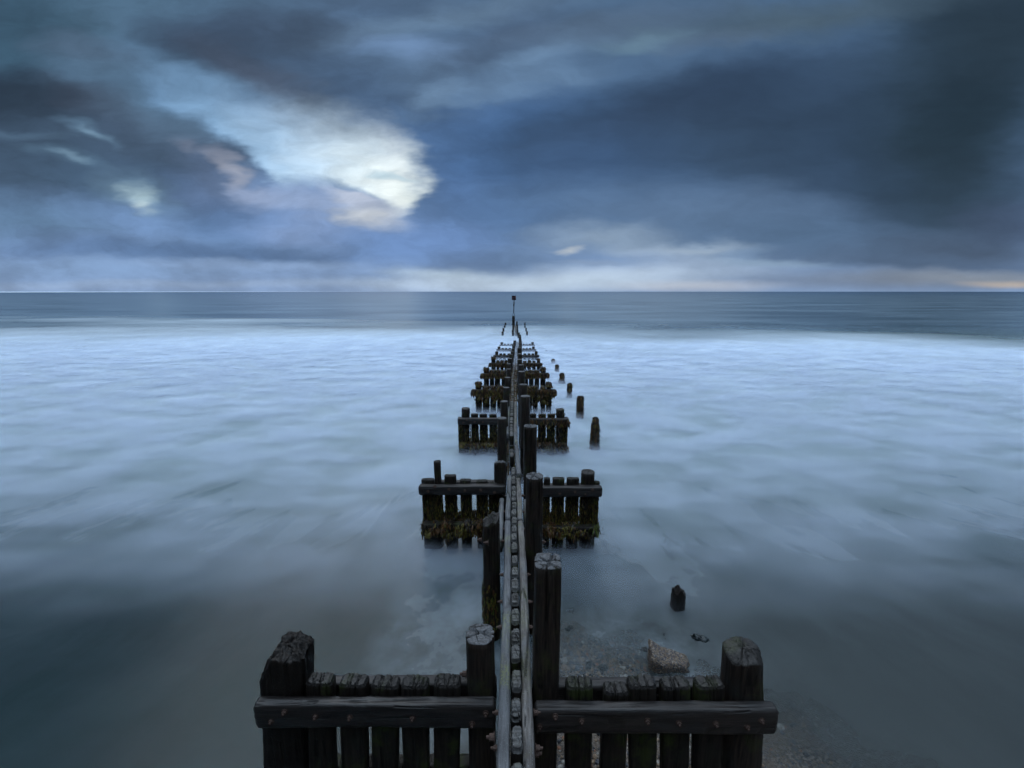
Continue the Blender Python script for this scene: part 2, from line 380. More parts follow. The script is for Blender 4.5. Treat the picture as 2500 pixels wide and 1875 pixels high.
M_waler = wood('bleached_waler_wood', (74, 75, 78), (106, 108, 112), (90, 93, 98), (.55, .85), 'Y', lichen=.7, spec=.3)
M_walerb = wood('brown_waler_wood', (74, 70, 68), (120, 117, 115), (98, 100, 104), (.5, .8), 'Y', lichen=.45, spec=.3)
M_wall_end = wood('weathered_plank_top', (60, 59, 58), (106, 106, 106), (86, 88, 90), (.55, .85), 'X', spec=.3, bump=.9, lichen=.2, scale=.6)
M_rot = wood('rotten_wood', (16, 14, 13), (36, 29, 25), (26, 23, 22), (.45, .8), 'Z', spec=.3, bump=1.0, cracknet=30)
def simple(name, c1, c2, sc_=20, rough=.7, bump=.4, metal=0, spec=.4, dist=.01):
    m_, t = mat(name); P_ = t.n('ShaderNodeNewGeometry').outputs['Position']
    nz = t.noise(P_, sc_, 5, .65)
    c = t.mix(t.ss(nz, .35, .65), lin(c1), lin(c2))
    b = t.n('ShaderNodeBump'); b.inputs['Strength'].default_value = bump; b.inputs['Distance'].default_value = dist; t.put(b.inputs['Height'], nz)
    p = t.n('ShaderNodeBsdfPrincipled'); t.put(p.inputs['Base Color'], c); p.inputs['Roughness'].default_value = rough; p.inputs['Metallic'].default_value = metal
    p.inputs['Specular IOR Level'].default_value = spec; t.put(p.inputs['Normal'], b.outputs[0]); out(t, p.outputs[0]); return m_
M_rust = simple('rusty_iron', (52, 36, 30), (92, 76, 70), 140, .6, .5, .3)
W = [simple('dark_wrack', (22, 20, 16), (44, 36, 24), 40, .4), simple('brown_wrack', (58, 40, 24), (92, 62, 30), 40, .4),
     simple('olive_wrack', (60, 57, 24), (108, 98, 38), 40, .45), simple('green_weed', (52, 66, 22), (92, 104, 36), 40, .5), simple('rust_wrack', (66, 44, 24), (98, 66, 32), 40, .45)]

# ------------------------------------------------------------------ the shingle bed, the sea, the drifting foam
def sst(a, b, x):
    t = min(1, max(0, (x - a) / (b - a))); return t * t * (3 - 2 * t)
def gz(x, y):
    z = .06 - .09 * (y - 2.7) - .05 * max(0, y - 4.0) ** 1.3 if y > 2.7 else .06 + .16 * (2.7 - y)
    z -= .08 * max(0, x - 1.2) ** 1.1 * sst(1.0, 2.6, y)
    z -= .85 * (1 - sst(-.9, .15, x)) * sst(-4, 2, y)
    z = max(z, -3.5)
    return z + .02 * fn(x * 1.1, y * 1.1, 0)
def grid(xs, ys, zf):
    v = [(x, y, zf(x, y)) for y in ys for x in xs]; nx = len(xs)
    f = [(j * nx + i, j * nx + i + 1, (j + 1) * nx + i + 1, (j + 1) * nx + i) for j in range(len(ys) - 1) for i in range(nx - 1)]
    return v, f
def axis_pts(dense0, dense1, step, lo, hi, gr=1.25):
    a = [dense0]; 
    while a[-1] < dense1: a.append(a[-1] + step)
    s = step
    while a[-1] < hi: s *= gr; a.append(min(hi, a[-1] + s))
    s = step
    while a[0] > lo: s *= gr; a.insert(0, max(lo, a[0] - s))
    return a
m_, t = mat('shingle_sand'); P_ = t.n('ShaderNodeNewGeometry').outputs['Position']
vo = t.n('ShaderNodeTexVoronoi'); t.put(vo.inputs['Vector'], P_); vo.inputs['Scale'].default_value = 55
cc = t.ramp(t.sep(vo.outputs['Color'])[0], [(0, lin((56, 50, 46))), (.4, lin((98, 86, 74))), (.7, lin((120, 112, 104))), (.93, lin((70, 74, 84))), (1, lin((150, 148, 142)))], 'CONSTANT')
nz = t.noise(P_, 1.6, 5, .6); cc = t.mix(t.ss(nz, .4, .62, 0, .75), cc, lin((92, 80, 68)))
b = t.n('ShaderNodeBump'); b.inputs['Strength'].default_value = .9; b.inputs['Distance'].default_value = .012; t.put(b.inputs['Height'], t.m('SUBTRACT', 1, vo.outputs['Distance']))
p = t.n('ShaderNodeBsdfPrincipled'); t.put(p.inputs['Base Color'], cc); p.inputs['Roughness'].default_value = .45; t.put(p.inputs['Normal'], b.outputs[0]); out(t, p.outputs[0])
M_shingle = m_
g = MB(); xs = axis_pts(-3, 6, .1, -9000, 9000, 1.5); ys = axis_pts(1.5, 9, .1, -60, 12000, 1.5)
v, f = grid(xs, ys, gz); g.add(v, f); tag(g.build('ground', M_shingle), kind='structure')

def foam_nodes(t):
    """how much foam lies at a place: a white surf band, thinning to streaks and then clear water inshore"""
    P_ = t.n('ShaderNodeNewGeometry').outputs['Position']; x, y, z = t.sep(P_)
    ax = t.m('SQRT', t.m('ADD', t.m('MULTIPLY', x, x), 9.0))
    yp = t.m('ADD', y, t.m('MULTIPLY', ax, .62))
    q1 = t.comb(t.m('MULTIPLY', x, .42), t.m('MULTIPLY', yp, 1.0), 0)
    wob = t.noise(q1, .55, 4, .6)
    # the wash runs up the beach and fans out from the groyne: streaks are drawn out along that run
    qx = t.m('ADD', x, t.m('MULTIPLY', y, t.m('MULTIPLY', t.m('DIVIDE', x, t.m('SQRT', t.m('ADD', t.m('MULTIPLY', x, x), 6.0))), .36)))
    sa_ = t.noise(t.comb(t.m('MULTIPLY', qx, 1.0), t.m('MULTIPLY', y, .34), 4), .95, 5, .6, dist=.5)
    sb_ = t.noise(t.comb(t.m('MULTIPLY', x, .8), t.m('MULTIPLY', yp, .8), 4), .8, 5, .6, dist=.9)
    s1 = t.m('ADD', t.m('MULTIPLY', sa_, .6), t.m('MULTIPLY', sb_, .4))
    s2 = t.noise(t.comb(t.m('MULTIPLY', qx, .35), t.m('MULTIPLY', y, .30), 8), .32, 5, .62, dist=.5)
    fn_ = t.ss(y, 7, 24); str_ = t.m('ADD', t.m('MULTIPLY', s1, t.m('SUBTRACT', 1, t.m('MULTIPLY', fn_, .6))), t.m('MULTIPLY', s2, t.m('MULTIPLY', fn_, .6)))
    big = t.noise(t.comb(x, y, 9), .16, 3, .5)
    yd = t.m('ADD', y, t.m('ADD', t.m('MULTIPLY', t.m('SUBTRACT', wob, .5), t.m('MULTIPLY', y, .5)), t.m('MULTIPLY', t.m('SUBTRACT', big, .5), t.m('MULTIPLY', y, .35))))
    prof = t.ramp(t.m('DIVIDE', yd, 60.), [(0, .005), (.055, .01), (.075, .022), (.095, .06), (.125, .125), (.16, .20), (.21, .31), (.28, .47), (.4, .74), (.52, .95), (.75, 1.)])
    amp = t.ss(y, 4, 34, 1.5, .7)
    f_ = t.m('MULTIPLY', prof, t.m('ADD', 1, t.m('MULTIPLY', t.m('MULTIPLY', t.m('SUBTRACT', str_, .5), 2.5), amp)))
    # the seaward edge of the surf
    lw = t.noise(t.comb(t.m('MULTIPLY', x, .35), y, 2), .07, 3, .5)
    ly = t.m('ADD', t.m('LOGARITHM', y, math.e), t.m('ADD', t.m('MULTIPLY', t.m('SUBTRACT', lw, .5), 1.1), t.m('MULTIPLY', t.m('ADD', x, t.m('MULTIPLY', t.m('ABSOLUTE', x), .6)), .0042)))
    cut = t.ss(ly, math.log(33), math.log(66), 1, 0)
    refl_dim = t.ss(t.m('ABSOLUTE', x), .5, 2.6, .72, 1)      # foam thinned along the wall, darkening the water like the timbers' reflection
    refl_dim = t.m('MAXIMUM', refl_dim, t.ss(y, 8, 30))
    f_ = t.m('MULTIPLY', t.m('MULTIPLY', f_, refl_dim), cut)
    pn_ = t.ss(t.noise(t.comb(x, y, 6), 1.9, 4, .6), .25, .75, .1, 1.7)
    for (cx_, cy_, r1_, r2_, a_) in ((1.15, 4.1, 1.5, 1.1, .10), (-.6, 4.7, 1.2, 2.4, .13), (2.3, 6.0, 1.6, 1.5, .05), (.8, 8.0, .8, 1.2, .05)):
        gx = t.m('DIVIDE', t.m('SUBTRACT', x, cx_), r1_); gy = t.m('DIVIDE', t.m('SUBTRACT', y, cy_), r2_)
        g_ = t.m('SUBTRACT', 1, t.m('MULTIPLY_ADD', gx, gx, t.m('MULTIPLY', gy, gy)), clamp=True)
        f_ = t.m('ADD', f_, t.m('MULTIPLY', t.m('MULTIPLY', g_, a_), pn_))
    return t.m('ADD', f_, 0, clamp=True), P_, x, y, z
m_, t = mat('sea_water'); fo, P_, x, y, z = foam_nodes(t)
tur = t.noise(t.comb(t.m('MULTIPLY', x, .5), y, 1), .35, 5, .6)
deep = t.mix(t.ss(tur, .35, .65), lin((20, 35, 39)), lin((31, 48, 50)))
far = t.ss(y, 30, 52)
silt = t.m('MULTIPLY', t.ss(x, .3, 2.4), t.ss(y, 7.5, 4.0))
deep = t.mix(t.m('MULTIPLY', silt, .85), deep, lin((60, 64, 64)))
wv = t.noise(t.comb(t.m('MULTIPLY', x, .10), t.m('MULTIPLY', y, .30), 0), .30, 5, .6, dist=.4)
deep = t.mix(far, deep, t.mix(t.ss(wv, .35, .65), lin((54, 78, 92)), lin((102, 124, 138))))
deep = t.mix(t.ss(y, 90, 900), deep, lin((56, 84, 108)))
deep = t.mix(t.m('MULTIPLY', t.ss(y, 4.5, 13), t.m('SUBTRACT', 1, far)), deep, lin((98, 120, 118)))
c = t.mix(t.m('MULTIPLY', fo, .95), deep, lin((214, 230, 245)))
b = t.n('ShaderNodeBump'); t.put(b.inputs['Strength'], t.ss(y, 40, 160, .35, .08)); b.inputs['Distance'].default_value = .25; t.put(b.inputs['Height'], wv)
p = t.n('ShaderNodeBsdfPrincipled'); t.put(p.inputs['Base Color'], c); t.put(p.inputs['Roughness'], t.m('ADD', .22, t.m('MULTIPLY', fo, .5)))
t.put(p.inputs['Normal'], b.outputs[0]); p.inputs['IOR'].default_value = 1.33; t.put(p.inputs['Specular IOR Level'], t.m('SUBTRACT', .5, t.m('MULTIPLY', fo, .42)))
at_ = t.n('ShaderNodeAttribute', attribute_name='depth')
pn = t.noise(t.comb(x, y, 3), 2.2, 4, .6)
al = t.ss(t.m('ADD', at_.outputs['Fac'], t.m('MULTIPLY', t.m('SUBTRACT', pn, .5), .14)), -.02, .24, .06, 1.0)
al = t.m('ADD', al, t.m('MULTIPLY', fo, 1.2), clamp=True)
tr = t.n('ShaderNodeBsdfTransparent'); ms = t.n('ShaderNodeMixShader'); t.put(ms.inputs[0], al); t.put(ms.inputs[1], tr.outputs[0]); t.put(ms.inputs[2], p.outputs[0])
out(t, ms.outputs[0]); M_sea = m_
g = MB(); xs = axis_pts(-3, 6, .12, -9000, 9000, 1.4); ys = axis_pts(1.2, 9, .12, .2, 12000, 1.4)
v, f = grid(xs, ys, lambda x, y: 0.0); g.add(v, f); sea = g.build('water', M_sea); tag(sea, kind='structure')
a_ = sea.data.attributes.new('depth', 'FLOAT', 'POINT'); a_.data.foreach_set('value', [-gz(q[0], q[1]) for q in v])

m_, t = mat('drifting_foam'); P_ = t.n('ShaderNodeNewGeometry').outputs['Position']; x, y, z = t.sep(P_)
prof = t.ramp(t.m('DIVIDE', y, 60.), [(0, .0), (.078, .0), (.098, .14), (.115, .24), (.14, .34), (.2, .5), (.4, .8), (.7, 1.)])
edge = t.m('SUBTRACT', 55., t.m('ADD', t.m('MULTIPLY', t.m('MAXIMUM', x, 0), .22), t.m('MULTIPLY', t.m('MAXIMUM', t.m('MULTIPLY', x, -1), 0), .05)))
cut = t.ss(t.m('SUBTRACT', y, edge), -34, -4, 1, .0)
a1 = t.m('MULTIPLY', t.m('POWER', t.m('SUBTRACT', 1, t.m('DIVIDE', z, .30), clamp=True), 1.2), .38)
blot = t.ss(t.noise(t.comb(t.m('MULTIPLY', x, .5), y, t.m('MULTIPLY', z, 2)), 1.1, 2, .6), .3, .7, .25, 1.4)
al = t.m('MULTIPLY', t.m('MULTIPLY', a1, blot), t.m('MULTIPLY', prof, cut), clamp=True)
df = t.n('ShaderNodeBsdfDiffuse'); df.inputs[0].default_value = lin((212, 226, 248)); tr = t.n('ShaderNodeBsdfTransparent')
ms = t.n('ShaderNodeMixShader'); t.put(ms.inputs[0], al); t.put(ms.inputs[1], tr.outputs[0]); t.put(ms.inputs[2], df.outputs[0]); out(t, ms.outputs[0])
g = MB(); NL = 6
for k in range(NL):
    zz = .02 + .27 * k / (NL - 1)
    g.add([(-160, 1.5, zz), (160, 1.5, zz), (160, 52, zz), (-160, 52, zz)], [(0, 1, 2, 3)])
tag(g.build('sea_spray', m_), kind='stuff', label='pale blurred foam drifting over the sea around the timbers', cat='foam')

# pebbles on the shingle: nobody could count them
import itertools
def ico(sub=1):
    import bmesh
    bm = bmesh.new(); bmesh.ops.create_icosphere(bm, subdivisions=sub, radius=1)
    v = [tuple(q.co) for q in bm.verts]; f = [tuple(q.index for q in fc.verts) for fc in bm.faces]; bm.free(); return v, f
IV, IF = ico(2); IV3, IF3 = ico(4)
PM = [simple('grey_flint', (48, 52, 60), (86, 90, 98), 60, .4, .2), simple('tan_pebble', (112, 94, 76), (146, 126, 104), 60, .45, .2),
      simple('pale_pebble', (130, 128, 122), (176, 174, 168), 60, .45, .2), simple('dark_pebble', (26, 28, 32), (46, 48, 54), 60, .35, .2), simple('rusty_pebble', (118, 76, 54), (140, 100, 76), 60, .45, .2)]
g = MB(); rnd = random.Random(3)
for i in range(5200):
    yy = 1.9 + 3.3 * rnd.random() ** 1.2; xx = .12 + 2.2 * rnd.random() if rnd.random() < .85 else rnd.uniform(.1, 4)
    r = .008 + .018 * rnd.random() ** 3 + (.03 * rnd.random() if rnd.random() < .06 else 0)
    a = rnd.random() * 6.3; e1, e2, e3 = rnd.uniform(.8, 1.3), rnd.uniform(.7, 1), rnd.uniform(.45, .75)
    ca, sa = math.cos(a), math.sin(a); zz = gz(xx, yy) + r * .25; sd = rnd.random() * 50
    vs = []
    for (p_, q_, s_) in IV:
        d_ = 1 + .18 * noise.noise(Vector((p_ * 1.2 + sd, q_ * 1.2, s_ * 1.2)))
        p2, q2, s2 = p_ * e1 * d_, q_ * e2 * d_, s_ * e3 * d_
        vs.append((xx + r * (p2 * ca - q2 * sa), yy + r * (p2 * sa + q2 * ca), zz + r * s2))
    g.add(vs, IF, rnd.choice((0, 0, 1, 1, 2, 3, 3, 4, 0, 1)))
tag(g.build('pebbles', PM), 'mixed grey and tan pebbles in the shallows right of the groyne', 'pebbles', kind='stuff')

# ------------------------------------------------------------------ rocks
def rock(name, label, cat, x, y, z, sx_, sy_, sz_, m_, seed, rough=.25, rot=0, fine=.03, group=None, shape=None):
    g = MB(); vs = []; ca, sa = math.cos(rot), math.sin(rot)
    for (a, b, c) in IV3:
        if shape: a, b, c = shape(a, b, c)
        d_ = 1 + rough * fn(a * 1.3 + seed, b * 1.3, c * 1.3, 4) + fine * fn(a * 9 + seed, b * 9, c * 9, 3)
        a, b, c = a * sx_ * d_, b * sy_ * d_, c * sz_ * d_
        vs.append((x + a * ca - b * sa, y + a * sa + b * ca, z + c))
    g.add(vs, IF3); o = g.build(name, m_); return tag(o, label, cat, group)
m_, t = mat('old_concrete'); P_ = t.n('ShaderNodeNewGeometry').outputs['Position']
vo = t.n('ShaderNodeTexVoronoi'); t.put(vo.inputs['Vector'], P_); vo.inputs['Scale'].default_value = 75
nz = t.noise(P_, 35, 5, .7); n3 = t.noise(P_, 110, 4, .7)
c = t.mix(t.ss(nz, .35, .65), lin((84, 72, 62)), lin((126, 112, 98)))
c = t.mix(t.ss(t.sep(vo.outputs['Color'])[0], .62, .66, 0, .85), c, lin((60, 64, 74))); c = t.mix(t.ss(t.sep(vo.outputs['Color'])[1],   .92, .94, 0, .6), c, lin((156, 150, 142)))
c = t.mix(t.ss(n3, .60, .70, 0, .9), c, lin((36, 32, 32)))
h = t.m('ADD', t.m('MULTIPLY', t.m('SUBTRACT', 1, vo.outputs['Distance']), .6), nz)
b = t.n('ShaderNodeBump'); b.inputs['Strength'].default_value = 1; b.inputs['Distance'].default_value = .02; t.put(b.inputs['Height'], h)
p = t.n('ShaderNodeBsdfPrincipled'); t.put(p.inputs['Base Color'], c); p.inputs['Roughness'].default_value = .8; t.put(p.inputs['Normal'], b.outputs[0]); out(t, p.outputs[0])
M_conc = m_
M_rock = simple('wet_dark_rock', (22, 30, 34), (44, 54, 58), 25, .3, .6)
M_rockp = simple('pale_wet_rock', (84, 84, 76), (104, 102, 92), 20, .5, .4)

def lump(name, label, top, m_, height):
    """a broken slab: outline in plan plus height at each corner, noise-roughened"""
    pass
cx_, _ = at(1590, 1645, 3.93)
# broken concrete: a wedge, high at its left end, sloping to the right
def wedge(a, b, c):
    k = 6.0; r = (abs(a) ** k + abs(b) ** k + abs(c) ** k) ** (-1 / k); a, b, c = a * r, b * r, c * r
    hgt = .62 - .26 * a + .22 * sst(-.55, -.8, a)
    b2 = b * (1 - .28 * (a + 1) * .5) + .12 * a * (b < 0)
    return a, b2, (c if c < 0 else c * hgt)
x0_, _ = at(1590, 1645, 3.9); x1_, _ = at(1697, 1620, 4.0)
rock('concrete_lump', 'pale broken lump of pebbly concrete in the shallows, pointed at its left end', 'rock', (x0_ + x1_) / 2 + .01, 4.13, -.02, .215, .15, .21, M_conc, 4.2, .16, R(-8), .05, shape=wedge)
def pat(px, py, zz=0.):
    d = ray(px, py); k = (zz - CAMH) / d[2]; return d[0] * k, d[1] * k
for (px, py, a_, b_, c_, m_, nm, lb, sd, rt) in (
    (1708, 1560, .115, .055, .07, M_rock, 'dark_rock', 'dark wet rock just breaking the surface behind the concrete lump', 1.5, -.3),
    (1640, 1560, .13, .05, .035, M_rockp, 'pale_rock', 'pale flat stone showing faintly through the water behind the concrete lump', 8.1, -.3),
    (1390, 1535, .06, .045, .05, M_rock, 'dark_rock', 'small dark rock close to the right side of the tall square post', 3.3, .2),
    (1575, 1585, .055, .04, .05, M_rock, 'dark_rock', 'small dark rock just left of the concrete lump', 9.3, .5),
    (1437, 1618, .036, .03, .035, M_rock, 'dark_rock', 'round dark stone in the shallows above the second right-hand plank', 5.5, .5),
    (1473, 1625, .048, .03, .035, M_rock, 'dark_rock', 'oval dark stone in the shallows between tall post and concrete lump', 6.5, .2),
    (1519, 1515, .045, .04, .05, M_rockp, 'pale_rock', 'small pale rock with a white top in the mist between post and stump', 7.5, .2)):
    X, Y = pat(px, py, 0.)
    rock(nm, lb, 'rock', X, Y, max(-.03, gz(X, Y) + .01) if nm == 'dark_rock' else gz(X, Y) + c_ * .5, a_, b_, c_, m_, sd, .5, rt, .1)

# ------------------------------------------------------------------ main groyne wall
wall = empty('timber_groyne', (0, 2, 0)); tag(wall, 'long timber groyne of bleached rails and tall piles running straight out to sea', 'groyne')
def wallh(y):   # height below the camera of the wall top along its length
    pts = [(0, 2.9), (2.65, 2.93), (5.9, 3.07), (7.3, 3.2), (10.7, 3.46), (14.5, 3.48), (18, 3.62), (22, 3.95), (26, 4.05), (32, 4.10), (56, 4.12)]
    for (a, b), (c, d) in zip(pts, pts[1:]):
        if y <= c: return b + (d - b) * (y - a) / (c - a)
    return 4.12
def wallx(y):
    pts = [(0, .034), (7.3, .028), (10.7, -.02), (14.5, .02), (18, .02), (22, .10), (26, .22), (30, .33), (36, .42), (44, .42), (54, .38)]
    # centre line from the photograph's pixels (px, distance)
    for (a, b), (c, d) in zip(pts, pts[1:]):
        if y <= c: return b + (d - b) * (y - a) / (c - a)
    return .38
def run(mb, y0, y1, off, w_, h_, zoff=0, n=20, ds=.06, amp=.003, xo=lambda y: 0, seg=None, caps=(1, 1), e=7):
    """a rail along the wall line, followed in short straight stretches but meshed as one sweep"""
    S = random.random() * 90; ring = []
    for i in range(n):
        t_ = 2 * math.pi * (i + .5) / n; c, s_ = math.cos(t_), math.sin(t_); r = 1 / (abs(c) ** e + abs(s_) ** e) ** (1 / e); ring.append((c * r, s_ * r))
    m = max(2, int((y1 - y0) / ds)); vs = []; fs = []
    for j in range(m + 1):
        y = y0 + (y1 - y0) * j / m; cx = wallx(y) + off + xo(y); cz = CAMH - wallh(y) + zoff - h_ / 2
        for (u, v) in ring:
            k = 1 if 0 < j < m else .93
            nz = 1 + (amp * fn(u * w_ * 12 + S, v * h_ * 8, y * 1.2) + amp * .9 * noise.noise(Vector((u * w_ * 45 + S, v * 3, y * 2.5)))) / (w_ * .5)
            chip = amp * 2.0 * max(0, fn(y * 3 + S, u * 2, 7)) if v > .5 else 0
            vs.append((cx + u * w_ / 2 * nz * k, y, cz + v * h_ / 2 * k - chip))
        if j:
            b0 = (j - 1) * n; b1 = j * n
            fs += [(b0 + i, b1 + i, b1 + (i + 1) % n, b0 + (i + 1) % n) for i in range(n)]
    fs.append(tuple(range(n))); fs.append(tuple(range(m * n, m * n + n))[::-1])
    mb.add(vs, fs)
# rails (walers): pieces butt against each other
g = MB(); run(g, .3, 5.34, -.083, .082, .2, .004, n=28, ds=.04, xo=lambda y: .006 * math.sin(y * 2)); g.build('waler', M_waler, wall)
g = MB(); run(g, 5.36, 7.05, -.088, .072, .19, .03, n=28, ds=.04, amp=.006, xo=lambda y: .02 * (y - 5.36) / 1.7); g.build('waler', M_waler, wall)
g = MB(); run(g, .3, 5.34, .085, .08, .2, .0, n=28, ds=.04, amp=.006, xo=lambda y: .008 * math.sin(y * 1.6 + 1)); g.build('waler', M_walerb, wall)
g = MB(); run(g, 5.36, 7.0, .082, .074, .19, .012, n=28, ds=.04, amp=.006); g.build('waler', M_walerb, wall)
# outer splice rails beside the second spur
g = MB(); run(g, 4.9, 6.15, -.185, .075, .2, -.03, n=20, ds=.05); g.build('waler', M_waler, wall)
g = MB(); run(g, 4.6, 6.1, .185, .07, .2, -.03, n=20, ds=.05); g.build('waler', M_waler, wall)
# single right rail beyond the first length, then the double rails again
g = MB(); run(g, 7.1, 10.2, .095, .085, .2, .02, n=20, ds=.05); g.build('waler', M_waler, wall)
g = MB(); run(g, 6.95, 7.3, .09, .088, .16, .09, n=20, ds=.05); g.build('waler', M_waler, wall)
def wl(a, b): return max(a, b)
for (ya, yb) in ((10.1, 14.4), (14.42, 18.6), (18.62, 23.4), (23.42, 28.5), (28.52, 36), (41, 47), (47.02, 54)):
    for s_ in (-1, 1):
        g = MB(); y0 = ya if not (s_ == 1 and ya == 10.1) else 10.22
        run(g, y0, yb, s_ * .105, .09, .22, .0, n=14, ds=.12, amp=.006); g.build('waler', M_waler if s_ < 0 else M_walerb, wall)
g = MB(); run(g, 10.0, 10.35, -.19, .1, .12, .02, n=16, ds=.05); g.build('waler', M_waler, wall)
# planks of the wall
y = .45; k = 0
late = MB()
while y < 54:
    if not (7.5 < y < 9.9) and not (36 < y < 41):
        step = .232
        hz = CAMH - wallh(y)
        near = y < 7.5
        tb = MB() if k < 96 else late
        r1 = random.uniform(-.012, .022)
        ztop = hz + r1 + (.018 if near else .0); zb = hz - .9 if near or y > 20 else hz - 1.1
        if near:
            timber(tb, (wallx(y) + random.uniform(-.004, .004), y, hz - .5), (wallx(y) + random.uniform(-.004, .004), y + random.uniform(-.006, .006), ztop), random.uniform(.076, .086), random.uniform(.176, .2), n=48, ds=.03,
                   e=4.5, amp=.005, caps=(0, 1), edge=.024, dome=.008, cracks=[(math.pi / 2 + random.uniform(-.25, .25), o_, .0035) for o_ in [random.uniform(-.07, .07) for _ in range(4)]] + [(random.uniform(.2, .5), 0, .003)],
                   crackdepth=.014, cracklen=.12, q=10)
        else:
            timber(tb, (wallx(y), y, hz - .5), (wallx(y), y, ztop + .012), .10, .185, n=16, ds=.2, e=4, amp=.006, caps=(0, 1), edge=.02, dome=.01, q=4)
        if k < 96: tb.build('plank', [M_plank, M_wall_end], wall)
        k += 1
    else: step = .232
    y += step + random.uniform(-.006, .006)
if late.v: tag(late.build('plank', [M_plank, M_wall_end], wall), kind='stuff')
# planks left low where the wall is broken, between third and fourth piles
for y_ in (9.2, 9.45, 9.7, 9.95):
    g = MB(); timber(g, (wallx(y_), y_, -.6), (wallx(y_), y_, CAMH - 3.6 - random.uniform(0, .12)), .1, .2, n=16, ds=.2, e=4, amp=.01, caps=(0, 1), edge=.02); g.build('plank', [M_plank, M_wall_end], wall)

# tall piles: (centre px, top px, distance, width m, squareness, kind)
PILES = [
 (1172.5, 1546, 2.86, .225, 2.6, 0), (1337, 1368, 2.86, .205, 4.5, 0),
 (1199, 1260, 4.55, .205, 3.2, 2), (1305, 1161, 4.65, .215, 2.3, 0),
 (1220.5, 1126, 6.45, .195, 2.6, 1), (1295, 1039, 6.6, .215, 2.3, 0),
 (1225.5, 1020, 8.7, .205, 2.3, 0), (1282.5, 966.5, 8.9, .215, 2.3, 0),
 (1231.2, 979, 10.85, .205, 2.2, 0), (1277.7, 938, 10.9, .215, 2.2, 0),
 (1236.3, 945.5, 12.9, .205, 2.2, 0), (1273.6, 906.5, 12.9, .215, 2.2, 0),
 (1239.7, 921, 14.65, .215, 2.2, 0), (1272.3, 890.5, 14.7, .205, 2.2, 0),
 (1242.2, 900.5, 16.6, .19, 3, 0), (1269, 877, 16.8, .20, 3, 0),
 (1242.3, 888, 18.3, .19, 3, 0), (1268.9, 863.5, 18.6, .205, 3, 0),
 (1245, 875, 20.4, .22, 3, 0), (1268.5, 849, 20.6, .22, 3, 0),
 (1247.7, 864.7, 22.4, .21, 3, 0), (1270, 844.3, 23, .20, 3, 0),
 (1250.3, 857.5, 24.5, .19, 3, 0), (1270.5, 837, 25.5, .20, 3, 0),
 (1252.8, 850.5, 26.6, .20, 3, 0), (1270.5, 832, 28, .20, 3, 0),
 (1253.6, 844, 28.6, .19, 3, 0), (1270, 827.3, 30.5, .20, 3, 0),
 (1253.9, 840, 30.6, .2, 3, 0), (1269.7, 822, 33, .21, 3, 0),
 (1255.8, 835.5, 31.8, .2, 3, 0), (1256.7, 831.2, 33.2, .2, 3, 0), (1269.6, 817.3, 36, .19, 3, 0),
 (1266.2, 811.8, 39, .23, 3, 0), (1252.7, 812.2, 41, .22, 3, 0), (1263.5, 805.5, 42, .18, 3, 0),
 (1252, 805.5, 43.2, .23, 3, 0), (1263.3, 801.3, 44.5, .18, 3, 0), (1252.8, 799.2, 46, .2, 3, 0),
 (1263.2, 797, 47, .18, 3, 0), (1252.8, 795, 49, .2, 3, 0), (1263.2, 793.5, 49.6, .18, 3, 0), (1262, 784.5, 53, .2, 3, 0)]
for (px, py, Y, wd, e_, kd) in PILES:
    X, Z = at(px, py, Y)
    near = Y < 7.5
    tb = MB()
    cr = [(random.uniform(0, 3.1), random.uniform(-.02, .02), .006) for _ in range(3)] if near else []
    jg = None
    if kd == 1: jg = lambda u, v: -.03 * abs(u + .1) + .02 * (u > .3) - .02 * v
    if kd == 2: jg = lambda u, v: -.05 * sst(.1, -.5, u) - .03 * sst(-.3, -.9, v) + .01 * math.sin(u * 9)
    timber(tb, (X, Y, -.9 if Y < 38 else -1), (X, Y, Z), wd, wd * random.uniform(.92, 1.05), n=56 if near else (24 if Y < 16 else 16), ds=.06 if near else .25, e=e_, amp=.006 if near else .005, caps=(0, 1),
           edge=.006 if near else .008, dome=.004, cracks=cr, crackdepth=.03, cracklen=.6, q=16 if near else 4, jag=jg, taper=(lambda s: 1 - .04 * s), grain=.4)
    o = tb.build('pile', [M_pile, M_end_dark if kd == 2 else M_end], wall)
# coach bolts through the rails
for (px, py, Y, s_) in ((1200, 1800, 2.3, -1), (1133, 1645, 2.86, -1), (1188, 1325, 4.4, -1), (1172, 1318, 4.55, -1), (1326, 1323, 4.65, 1), (1310, 1840, 2.3, 1)):
    X, Z = at(px, py, Y); g = MB(); boltx(g, X - .02 * s_, Y, Z, s_, .022, .035); g.build('bolt', M_rust, wall, smooth=False)
for Y in (2.3, 2.55, 3.4, 3.75, 4.2, 4.9, 5.2, 5.7, 6.3):
    for s_ in (-1, 1):
        g = MB(); boltx(g, wallx(Y) + s_ * .125, Y, CAMH - wallh(Y) - .06, s_, .018, .03); g.build('bolt', M_rust, wall, smooth=False)
